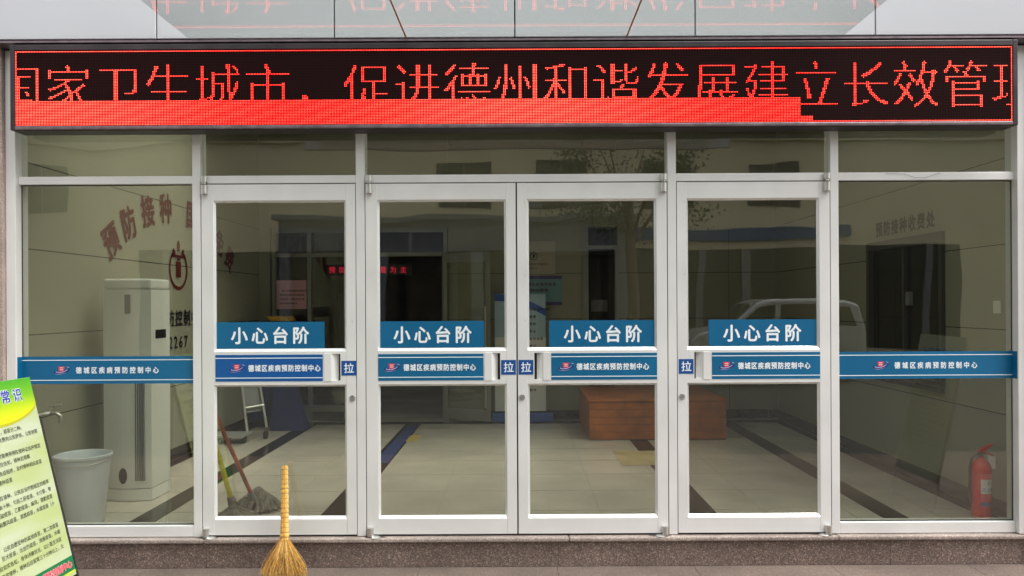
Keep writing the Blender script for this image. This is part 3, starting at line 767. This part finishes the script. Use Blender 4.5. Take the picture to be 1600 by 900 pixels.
# hand trolley
XO = -.20
ht = empty('hand_trolley', (-3.0, 3.6, 0), 'pale metal hand trolley with small black wheels near the left wall', 'trolley')
m = MB()
m.tube([(-2.93+XO*.7, 3.58, .10), (-3.10+XO*.7, 3.78, .95)], .016, 8); m.tube([(-2.75+XO*.7, 3.70, .13), (-2.95+XO*.7, 3.90, .95)], .016, 8); m.tube([(-3.10+XO*.7, 3.78, .95), (-2.95+XO*.7, 3.90, .95)], .016, 8)
m.tube([(-2.98+XO*.7, 3.64, .36), (-2.80+XO*.7, 3.76, .38)], .012, 8); m.tube([(-3.04+XO*.7, 3.71, .62), (-2.87+XO*.7, 3.82, .63)], .012, 8)
m.build('frame', M['trolley'], ht, smooth=True)
v = [(-2.965+XO*.7, 3.66, .30), (-2.79+XO*.7, 3.78, .32), (-2.865+XO*.7, 3.86, .62), (-3.035+XO*.7, 3.73, .60)]
MB().quad(*v).build('back_plate', M['acg'], ht)
MB().box(-3.42, -3.02, 3.30, 3.62, .075, .10).build('deck', M['trolley'], ht, bevel=.004)
for x, y in ((-3.04, 3.40), (-2.89, 3.66), (-3.34, 3.40)):
    MB().tube([(x-.015, y, .05), (x+.015, y, .05)], .046, 16).build('wheel', M['rubber'], ht, smooth=True)
# blue sign stand and cabinet with a yellow tray
bs = empty('blue_sign_stand', (-2.75, 4.25, 0), 'dark blue folding stand with red and white lettering at the back left', 'stand')
m = MB()
m.add([(-3.02, 4.20, .004), (-2.60, 4.20, .004), (-2.74, 4.30, .62), (-2.98, 4.30, .62), (-3.02, 4.46, .004), (-2.60, 4.46, .004), (-2.74, 4.36, .62), (-2.98, 4.36, .62)],
      [(0, 1, 2, 3), (5, 4, 7, 6), (1, 5, 6, 2), (4, 0, 3, 7), (3, 2, 6, 7), (0, 4, 5, 1)])
m.build('panel', M['bluecloth'], bs)
m = MB()
for i, ch in enumerate("疫苗接种"): text(m, ch, (-2.845, 4.18+.16*(.60-i*.09-.04)/.62-.0, .52-i*.09), XU, (0, .158, .987), .075, .1, .01, 1, i % 2)
m.build('lettering', [M['white'], M['lpink']], bs)
cb = empty('dark_cabinet', (-3.1, 4.6, 0), 'dark narrow cabinet in the back left corner behind the trolley', 'cabinet')
MB().box(-3.38, -2.84, 4.50, 4.86, .06, 1.33).build('carcass', M['dark'], cb, bevel=.004)
MB().box(-3.36, -3.12, 4.485, 4.499, .10, 1.30).box(-3.10, -2.86, 4.485, 4.499, .10, 1.30).build('door', M['bluecloth'], cb)
MB().box(-3.34, -2.88, 4.54, 4.82, 0, .059).build('plinth', M['black'], cb)
yt = MB(); yt.add([(-3.10, 4.52, 1.331), (-2.86, 4.52, 1.331), (-2.86, 4.8, 1.331), (-3.10, 4.8, 1.331), (-3.15, 4.50, 1.39), (-2.91, 4.50, 1.39), (-2.91, 4.82, 1.39), (-3.15, 4.82, 1.39)],
      [(0, 1, 5, 4), (1, 2, 6, 5), (2, 3, 7, 6), (3, 0, 4, 7), (0, 3, 2, 1), (4, 5, 6, 7)])
tag(yt.build('yellow_box', M['yellow']), 'small yellow box on top of the dark cabinet', 'box')

# fire extinguisher
fx, fy = 3.268, .34
fe = empty('fire_extinguisher', (fx, fy, 0), 'red fire extinguisher with black hose on the floor by the right window', 'fire extinguisher')
m = MB(); m.lathe((fx, fy, 0), [(.001, .004), (.056, .004), (.063, .012), (.0635, .34), (.060, .375), (.045, .405), (.020, .420), (.018, .432), (.001, .433)], 36)
m.build('cylinder', M['redp'], fe, smooth=True)
def wrap(z0, z1, a0, a1, m_, nm, r_=.0641, par=fe):
    m = MB(); n = 14
    for i in range(n):
        p0, p1 = R(a0+(a1-a0)*i/n), R(a0+(a1-a0)*(i+1)/n)
        m.quad((fx+r_*math.cos(p0), fy+r_*math.sin(p0), z0), (fx+r_*math.cos(p1), fy+r_*math.sin(p1), z0), (fx+r_*math.cos(p1), fy+r_*math.sin(p1), z1), (fx+r_*math.cos(p0), fy+r_*math.sin(p0), z1))
    return m.build(nm, m_, par, smooth=True)
wrap(.09, .325, -125, -38, M['lpink'], 'label')
wrap(.185, .285, -124, -39, M['cream'], 'label_white', .0645)
wrap(.10, .125, -124, -39, M['lblue'], 'label_blue', .0645)
m = MB()
for i, ch in enumerate("灭火器"):
    a = R(-108+i*26); p = Vector((fx+.0650*math.cos(a), fy+.0650*math.sin(a), .215)); text(m, ch, p, (-math.sin(a), math.cos(a), 0), ZU, .026, .03, .01)
m.quad(*[(fx+.0650*math.cos(R(-82+dx)), fy+.0650*math.sin(R(-82+dx)), .25+dz) for dx, dz in ((-3, 0), (3, 0), (2, .022), (-2, .022))])
m.build('label_lettering', M['lblue'], fe)
m = MB(); m.tube([(fx, fy, .43), (fx, fy, .462)], [.016, .013], 12); m.box(fx-.018, fx+.024, fy-.010, fy+.010, .450, .470); m.build('valve', M['rubber'], fe)
m = MB(); m.add([(fx-.02, fy-.011, .470), (fx+.01, fy-.011, .462), (fx+.082, fy-.009, .522), (fx+.078, fy-.009, .530), (fx-.012, fy-.011, .490),
                 (fx-.02, fy+.011, .470), (fx+.01, fy+.011, .462), (fx+.082, fy+.009, .522), (fx+.078, fy+.009, .530), (fx-.012, fy+.011, .490)],
                [(0, 1, 2, 3, 4), (9, 8, 7, 6, 5), (0, 5, 6, 1), (1, 6, 7, 2), (2, 7, 8, 3), (3, 8, 9, 4), (4, 9, 5, 0)]); m.build('lever', M['redp'], fe, bevel=.002)
m = MB(); m.tube([(fx+.012, fy, .462), (fx+.05, fy, .456), (fx+.085, fy, .440)], [.007, .006, .005], 8); m.build('carry_handle', M['redp'], fe, smooth=True)
m = MB(); m.tube([(fx-.012, fy, .456), (fx-.045, fy-.01, .452), (fx-.075, fy-.012, .420), (fx-.088, fy-.012, .36), (fx-.088, fy-.01, .26), (fx-.084, fy, .17)], .0085, 10)
m.tube([(fx-.084, fy, .17), (fx-.082, fy, .12)], [.012, .014], 10); m.build('hose', M['rubber'], fe, smooth=True)
m = MB(); m.tube([(fx-.10, fy-.05, .035), (fx-.05, fy-.085, .022), (fx+.01, fy-.09, .016), (fx+.07, fy-.075, .016)], .004, 8)
tag(m.build('yellow_string', mat('cord_yellow', (.42, .33, .08), .6), smooth=True), 'thin yellowish cord on the floor in front of the fire extinguisher', 'cord')
for nm, y, z, h, lb in (('light_switch', .40, 1.49, .045, 'white light switch at eye height on the right lobby wall'), ('wall_socket', .47, .37, .045, 'white wall socket low on the right lobby wall above the extinguisher')):
    e = empty(nm, (W_, y, z), lb, 'switch' if 'sw' in nm else 'socket')
    MB().box(W_-.010, W_-.0005, y-.043, y+.043, z-h, z+h).build('plate', M['acw'], e, bevel=.003)
    MB().box(W_-.014, W_-.0105, y-.02, y+.02, z-.025, z+.025).build('rocker' if 'sw' in nm else 'face', M['acw'], e, bevel=.001)

# ------------------------------------------------------------ straw broom
br = empty('straw_broom', (-1.475, -.27, -.2), 'yellow straw hand broom leaning upright against the leftmost door', 'broom')
rb = random.Random(11)
b0, b1 = Vector((-1.478, -.245, -.2)), Vector((-1.535, -.035, .478))
def bp(t): return b0+(b1-b0)*t
# handle: bound bundle of stalks with knotted rings
tn = .315
hm = MB(); ax = (b1-b0).normalized(); s1 = ax.orthogonal().normalized(); s2 = ax.cross(s1)
for ring, cnt in ((.013, 9), (.004, 3)):
    for k in range(cnt):
        a = 2*math.pi*k/cnt
        t1 = 1-rb.uniform(0, .015)
        off = (s1*math.cos(a)+s2*math.sin(a))
        n = 96; pts = []; rad = []
        for i in range(n+1):
            t = tn+(t1-tn)*i/n
            pinch = 1+(.045+.02*math.sin(i*.21))*math.sin((i/n*16-.25)*2*math.pi)+.02*math.sin(i*.13)
            rr_ = ring*(1.45-.45*(t-tn)/(1-tn))
            pts.append(bp(t)+off*rr_*pinch); rad.append((.0072 if ring > .01 else .009)*(1.35-.35*(t-tn)/(1-tn))*pinch)
        hm.tube(pts, rad, 7, mi=rb.choice((0, 0, 1)))
hm.build('handle', [M['straw'], M['straw3']], br, smooth=True)
tw = MB()
for i in range(16):
    t = tn+(1-tn)*i/16+.002; c = bp(t); r_ = .0195*(1.38-.40*(t-tn)/(1-tn))
    pts = [c+(s1*math.cos(a)+s2*math.sin(a))*r_+ax*.0008*math.sin(a*2) for a in [2*math.pi*k/18 for k in range(19)]]
    tw.tube(pts, .0013, 5, cap=False)
tw.build('binding', M['twine'], br)
# bristles
hd = MB(); top = bp(tn+.03)
for i in range(1000):
    a = rb.uniform(0, 2*math.pi); q = math.sqrt(rb.random())
    ex = .150*q*math.cos(a)+rb.gauss(0, .006); ey = .060*q*math.sin(a)
    st_ = top+Vector((.020*q*math.cos(a), .020*q*math.sin(a), rb.uniform(-.02, .02)))
    bl = rb.uniform(-.004, .035)+.05*q*q*rb.random()
    endp = Vector((b0.x+ex*1.0, b0.y-.015+ey, -.2+max(0.001, bl)))
    mid = st_.lerp(endp, .45)+Vector((ex*.03+rb.gauss(0, .003), ey*.1-.004, rb.uniform(-.01, .01)))
    m2 = st_.lerp(endp, .75)+Vector((ex*.05+rb.gauss(0, .006), rb.gauss(0, .004), 0))
    r0 = rb.uniform(.0009, .0021)
    hd.tube([st_, mid, m2, endp], [r0*1.3, r0, r0*.8, r0*.35], 4, mi=rb.choice((0, 0, 1, 1, 2)), cap=False)
hd.build('bristles', [M['straw'], M['straw2'], M['straw3']], br)
st2 = MB()
for zf, rx, ry_ in ((.205, .068, .032), (.195, .071, .034)):
    c = bp(zf)
    st2.tube([c+Vector((rx*math.cos(a), ry_*math.sin(a)-.006, .006*math.sin(a*3))) for a in [2*math.pi*k/26 for k in range(27)]], .0012, 5, cap=False)
st2.build('stitching', M['twine'], br)

# ------------------------------------------------------------ green information boards, side-on to the doors
bmat = bpy.data.materials.new('board_print'); bmat.use_nodes = True
tt = bmat.node_tree; bs_ = tt.nodes['Principled BSDF']; bs_.inputs['Roughness'].default_value = .35
ge = tt.nodes.new('ShaderNodeTexCoord'); wv = tt.nodes.new('ShaderNodeTexNoise'); wv.inputs['Scale'].default_value = 2.2
mp = tt.nodes.new('ShaderNodeMapping'); mp.inputs['Scale'].default_value = (1, .6, 3.2)
tt.links.new(ge.outputs['Object'], mp.inputs[0]); tt.links.new(mp.outputs[0], wv.inputs['Vector'])
cr = tt.nodes.new('ShaderNodeValToRGB'); cr.color_ramp.elements[0].color = (.40, .46, .20, 1); cr.color_ramp.elements[0].position = .38
cr.color_ramp.elements[1].color = (.47, .51, .36, 1); cr.color_ramp.elements[1].position = .62
tt.links.new(wv.outputs['Fac'], cr.inputs[0]); tt.links.new(cr.outputs[0], bs_.inputs['Base Color'])
hmat = bpy.data.materials.new('board_header'); hmat.use_nodes = True
tt = hmat.node_tree; bs_ = tt.nodes['Principled BSDF']; bs_.inputs['Roughness'].default_value = .35
ge = tt.nodes.new('ShaderNodeTexCoord'); sx_ = tt.nodes.new('ShaderNodeSeparateXYZ'); tt.links.new(ge.outputs['Object'], sx_.inputs[0])
mr = tt.nodes.new('ShaderNodeMapRange'); mr.inputs[1].default_value = 1.10; mr.inputs[2].default_value = .88
tt.links.new(sx_.outputs[2], mr.inputs[0]); cr = tt.nodes.new('ShaderNodeValToRGB')
cr.color_ramp.elements[0].color = (.05, .32, .02, 1); cr.color_ramp.elements[1].color = (.66, .66, .008, 1)
e_ = cr.color_ramp.elements.new(.42); e_.color = (.17, .42, .015, 1); e_ = cr.color_ramp.elements.new(.75); e_.color = (.50, .58, .008, 1)
tt.links.new(mr.outputs[0], cr.inputs[0]); tt.links.new(cr.outputs[0], bs_.inputs['Base Color'])
title_m = mat('title_blue', (.02, .02, .30), .4); olive_m = mat('print_olive', (.05, .06, .03), .6)
hedge_m = mat('header_edge', (.42, .40, .02), .4); fpink_m = mat('footer_pink', (.75, .35, .38), .5)
cpos = Vector((0, -5.03, CAMZ))
PARA = ["什么是疫苗，疫苗分二种。", "第一类疫苗由政府免费向公民提供，公民依照", "一类疫苗时要携带预防接种证后按规定", "受种者应告知，接种后观察", "应根据国家免疫程序，及时接种相应疫苗", "科学接种疫苗",
        "儿童预防接种，公民应当按照规定的程序", "一类疫苗有十种，包括乙肝疫苗，卡介苗，脊", "灰疫苗，百白破疫苗，乙脑疫苗，麻风，流脑疫苗", "甲肝疫苗，麻腮风疫苗，流感疫苗，水痘疫苗（小",
        "公民自愿受种的其他疫苗，第二类疫苗", "狂犬疫苗，出血热疫苗，流感疫苗，水痘", "接种前应如实告知，身体健康状况，以便医生决定", "是否适宜接种，接种后应留观三十分钟以上，无"]
ENDS = [(36, 667), (58, 673), (62.6, 695.5), (46.4, 712.5), (64.7, 720), (19, 749), (75.7, 751.5), (79.3, 763), (81.4, 774.3), (84.6, 785.5), (90.7, 819), (93.6, 829.5), (95.6, 841.6), (98.9, 852.5)]
pale_m = mat('pale_print', (.52, .54, .46), .4, noise=(1.5, .08)); ptxt_m = mat('pale_text', (.30, .32, .26), .5)
def board(eb, et, uu, WB, label, title, ends=None, pale=False):
    """eb, et: foot and top of the edge where the lines of print end; uu: reading direction"""
    eb, et, uu = Vector(eb), Vector(et), Vector(uu)
    vv = (et-eb).normalized(); nn = uu.cross(vv).normalized(); L = (et-eb).length
    ib = empty('information_board', tuple(eb-uu*WB*.5), label, 'board', 'information boards on the pavement')
    def B(s, t, k=0): return eb-uu*s+vv*t+nn*k
    def slab(s0, s1, t0, t1, k0, k1):
        v = [B(s, t, k) for s in (s0, s1) for t in (t0, t1) for k in (k0, k1)]
        return MB().add(v, [(0, 1, 3, 2), (4, 6, 7, 5), (0, 4, 5, 1), (2, 3, 7, 6), (0, 2, 6, 4), (1, 5, 7, 3)])
    slab(0, WB, 0, L, -.012, 0).build('panel', pale_m if pale else bmat, ib)
    slab(-.013, -.0005, -.235, L*.80, -.020, -.013 if pale else .004).build('leg', M['alu'] if pale else M['rubber'], ib)
    slab(WB+.0005, WB+.013, -.235, L*.80, -.020, -.013 if pale else .004).build('leg', M['alu'] if pale else M['rubber'], ib)
    m = MB()
    for s_ in (() if pale else (.05, WB-.05)): m.tube([B(s_, L*.85, -.024), (B(s_, 0).x-nn.x*.30, B(s_, 0).y, -.19)], .010, 8)
    if not pale: m.build('prop', M['rubber'], ib, smooth=True)
    slab(0, WB, -.0005, L, -.022, -.0125).build('back', M['alu'] if pale else M['dark'], ib)
    n = 40
    def hz(s): return L-.142-.082*math.sin(min(1, s/.29)*math.pi/2)**.6
    hm = MB()
    for i in range(n):
        s0, s1_ = WB*i/n, WB*(i+1)/n
        hm.quad(B(s0, hz(s0), .0008), B(s1_, hz(s1_), .0008), B(s1_, L-.001, .0008), B(s0, L-.001, .0008))
    hm.build('header', mat('pale_header', (.45, .52, .40), .4) if pale else hmat, ib)
    hm = MB()
    for i in range(n):
        s0, s1_ = WB*i/n, WB*(i+1)/n
        hm.quad(B(s0, hz(s0)-.014, .0006), B(s1_, hz(s1_)-.014, .0006), B(s1_, hz(s1_), .0006), B(s0, hz(s0), .0006))
    hm.build('header_edge', hedge_m, ib)
    def onb(px, py):                # where the sight line of a photograph point meets this board
        th = R(ROLL); xm, ym = px-800, py-450
        x = xm-th*ym; y = ym+th*xm
        dr = Vector(((x+800-809)/1188, 1, -(y+450-475)/1188))
        k = (eb-cpos).dot(nn)/dr.dot(nn); p = cpos+dr*k-eb
        return -p.dot(uu), p.dot(vv)
    s_a, t_a = onb(26.5, 617) if ends else (.12, L-.14)
    np_ = len(title)-1
    t = MB(); text(t, title, B(s_a+.094*np_, t_a, .0014), uu, vv, .075, .094, .060); t.build('title_outline', M['white'], ib)
    t = MB(); text(t, title, B(s_a+.094*np_, t_a, .0024), uu, vv, .075, .094, .020); t.build('title_lettering', title_m, ib)
    t = MB()
    for i, s in enumerate(PARA):
        a, b = onb(*ends[i]) if ends else (.05, L-.30-i*.046)
        m_ = int((WB-a-.02)/.0262); s = s[-m_:] if m_ > 0 else s
        text(t, s, B(a+.0262*(len(s)-1)+.012, b, .0012), uu, vv, .026, .0262, .010)
    t.build('body_lettering', ptxt_m if pale else olive_m, ib)
    if pale: return ib
    bt = onb(111, 868)[1] if ends else .15
    slab(0, WB, .03, bt, .0006, .0014).build('footer', M['green'], ib)
    slab(0, WB, .018, .028, .0006, .0014).build('footer_line', M['lime'], ib)
    t = MB(); text(t, ORG, B(.04+.042*10, (bt+.03)/2, .0018), uu, vv, .045, .042, .06); t.build('footer_outline', fpink_m, ib)
    t = MB(); text(t, ORG, B(.04+.042*10, (bt+.03)/2, .0028), uu, vv, .045, .042, .01); t.build('footer_lettering', M['lred'], ib)
    return ib
board((-2.463, -.80, .042), (-2.720, -.80, 1.138), (0, 1, 0), .66, 'green and yellow health board on dark legs in front of the bucket window', '预防接种常识', ENDS)
board((3.28, -1.52, .10), (3.52, -1.52, 1.25), (0, -1, 0), .66, 'pale information board out on the right, mirrored faintly in the right side window', '健康教育知识', None, True)

# ------------------------------------------------------------ the other side of the street (seen mirrored in the glass)
ob = empty('street_building', (2, -19, -.2), 'beige rendered building across the street with a row of square windows', 'building')
FY = -19.0
MB().box(-26, 30, FY-8, FY, -.2, 9.6).build('wall', M['wallb'], ob)
MB().box(-26, 30, FY, FY+.15, 6.6, 6.95).build('string_course', M['wallt'], ob)
MB().box(-26.2, 30.2, FY-8.2, FY+.3, 9.601, 9.9).build('roof', M['wallt'], ob)
for x in [-22, -18.6, -15.2, -1.67, 1.42, 4.77, 8.1, 19, 22.5, 26]:
    wf = MB().box(x-.82, x+.82, FY+.001, FY+.03, 4.55, 6.0).build('window', M['winglass'], ob)
    MB().box(x-.02, x+.02, FY+.031, FY+.05, 4.55, 6.0).build('sash', M['dframe'], wf)
MB().box(-4.4, 10.6, FY+.001, FY+.12, 3.58, 3.92).build('blue_band', M['bstripe'], ob)
MB().box(-12, 14, FY+.001, FY+.04, .0, 3.3).build('shop_glass', M['shop'], ob)
m = MB()
for x in (-11, -7.4, -4.6, -2, .6, 3.4, 5.8, 7.2, 10, 13): m.box(x-.12, x+.12, FY+.041, FY+.14, -.19, 3.3)
m.build('pier', M['porch'], ob)
pc = empty('street_porch', (-1.8, -17, -.2), 'grey flat roofed porch across the street', 'porch')
MB().box(-6.9, 3.2, FY+.16, -16.8, 3.1, 3.95).build('roof_slab', M['porch'], pc)
MB().box(-7.05, 3.35, FY+.16, -16.65, 3.951, 4.08).build('cornice', M['porch'], pc)
for x in (-6.7, -3.9, -1.2, 3.0): MB().box(x-.14, x+.14, -17.1, -16.82, -.2, 3.099).build('column', M['porch'], pc)
# outdoor units on the porch roof
for i, x in enumerate((.3, 1.75)):
    e = empty('outdoor_unit', (x, -17.3, 4.08), ('boxy outdoor unit on the porch roof, nearer the middle window' if i else 'boxy outdoor unit on the porch roof, nearer the left window'), 'outdoor unit', 'outdoor units on the porch roof')
    MB().box(x-.4, x+.4, -17.5, -17.15, 4.35, 4.9).build('case', M['acg'], e)
    MB().box(x-.38, x-.32, -17.45, -17.2, 4.081, 4.349).box(x+.32, x+.38, -17.45, -17.2, 4.081, 4.349).build('foot', M['dframe'], e)

# minivan
vn = empty('silver_minivan', (6.2, -12.5, -.21), 'silver minivan parked across the street, mirrored in the rightmost door', 'van')
VG = -.21
def side(prof, y0, y1):
    m = MB(); n = len(prof); v = [(x, y0, z) for x, z in prof]+[(x, y1, z) for x, z in prof]
    m.add(v, [(i, (i+1) % n, n+(i+1) % n, n+i) for i in range(n)]+[tuple(range(n))[::-1], tuple(range(n, 2*n))]); return m
body = [(4.15, .28), (4.15, .78), (4.35, .98), (4.95, 1.10), (5.55, 1.62), (5.85, 1.72), (7.55, 1.74), (7.85, 1.66), (7.98, 1.10), (8.0, .30)]
o = side([(x, z+VG+.1) for x, z in body], -13.3, -11.7).build('body', M['car'], vn, bevel=.06)
for yy, k in ((-11.699, 1), (-13.301, -1)):
    m = MB()
    for q in ([(5.12, 1.12), (5.62, 1.55), (5.98, 1.60), (5.98, 1.12)], [(6.10, 1.12), (6.10, 1.60), (6.90, 1.61), (6.90, 1.12)], [(7.02, 1.12), (7.02, 1.61), (7.62, 1.60), (7.78, 1.12)]):
        v = [(x, yy, z+VG+.1) for x, z in q]+[(x, yy+k*.006, z+VG+.1) for x, z in q]
        m.add(v, [(0, 1, 2, 3), (7, 6, 5, 4), (0, 4, 5, 1), (1, 5, 6, 2), (2, 6, 7, 3), (3, 7, 4, 0)])
    m.build('side_window', M['carg'], vn)
v = [(4.99, -13.15, 1.14), (4.99, -11.85, 1.14), (5.53, -11.95, 1.605), (5.53, -13.05, 1.605)]
MB().quad(*[(x-.012, y, z+VG+.112) for x, y, z in v]).build('windscreen', M['carg'], vn)
for x in (4.85, 7.3):
    for y in (-11.78, -13.22):
        wh = MB().tube([(x, y-.09, .11), (x, y+.09, .11)], .31, 24).build('wheel', M['tyre'], vn, smooth=True)
        MB().tube([(x, y+.091, .11), (x, y+.10, .11)], .19, 18).build('rim', M['steel'], wh, smooth=True)
m = MB().box(4.14, 4.20, -12.0, -11.8, .45, .60).box(4.14, 4.20, -13.2, -13.0, .45, .60); m.build('headlight', M['cream'], vn)

vn.location.x -= .30
# tree
tr = empty('street_tree', (2.7, -13.2, -.2), 'leafy tree in front of the street building, mirrored in the upper panes', 'tree')
m = MB(); m.tube([(2.7, -13.2, -.2), (2.75, -13.2, 1.6), (2.65, -13.1, 3.2), (2.7, -13.2, 4.6)], [.15, .12, .10, .05], 10)
for a in range(6):
    an = a*1.05; m.tube([(2.66, -13.1, 2.9+.2*a), (2.66+.7*math.cos(an), -13.1+.7*math.sin(an), 3.9+.2*a), (2.66+1.2*math.cos(an), -13.1+1.2*math.sin(an), 4.8+.2*a)], [.05, .03, .01], 6)
m.build('trunk', M['bark'], tr, smooth=True)
m = MB(); rt = random.Random(5)
clumps = []
for i in range(52):
    a, q = rt.uniform(0, 6.28), rt.random()**.5
    clumps.append((2.7+1.7*q*math.cos(a), -13.2+1.5*q*math.sin(a), rt.uniform(3.5, 6.9), rt.uniform(.25, .5)))
for c in clumps:
    for k in range(90):
        p = Vector((rt.gauss(c[0], c[3]*.6), rt.gauss(c[1], c[3]*.6), rt.gauss(c[2], c[3]*.5)))
        u_ = Vector((rt.gauss(0, 1), rt.gauss(0, 1), rt.gauss(0, 1))).normalized()*rt.uniform(.03, .06); w_ = u_.orthogonal().normalized()*.03
        m.quad(p-u_, p+w_, p+u_, p-w_)
m.build('crown', M['leaf'], tr)
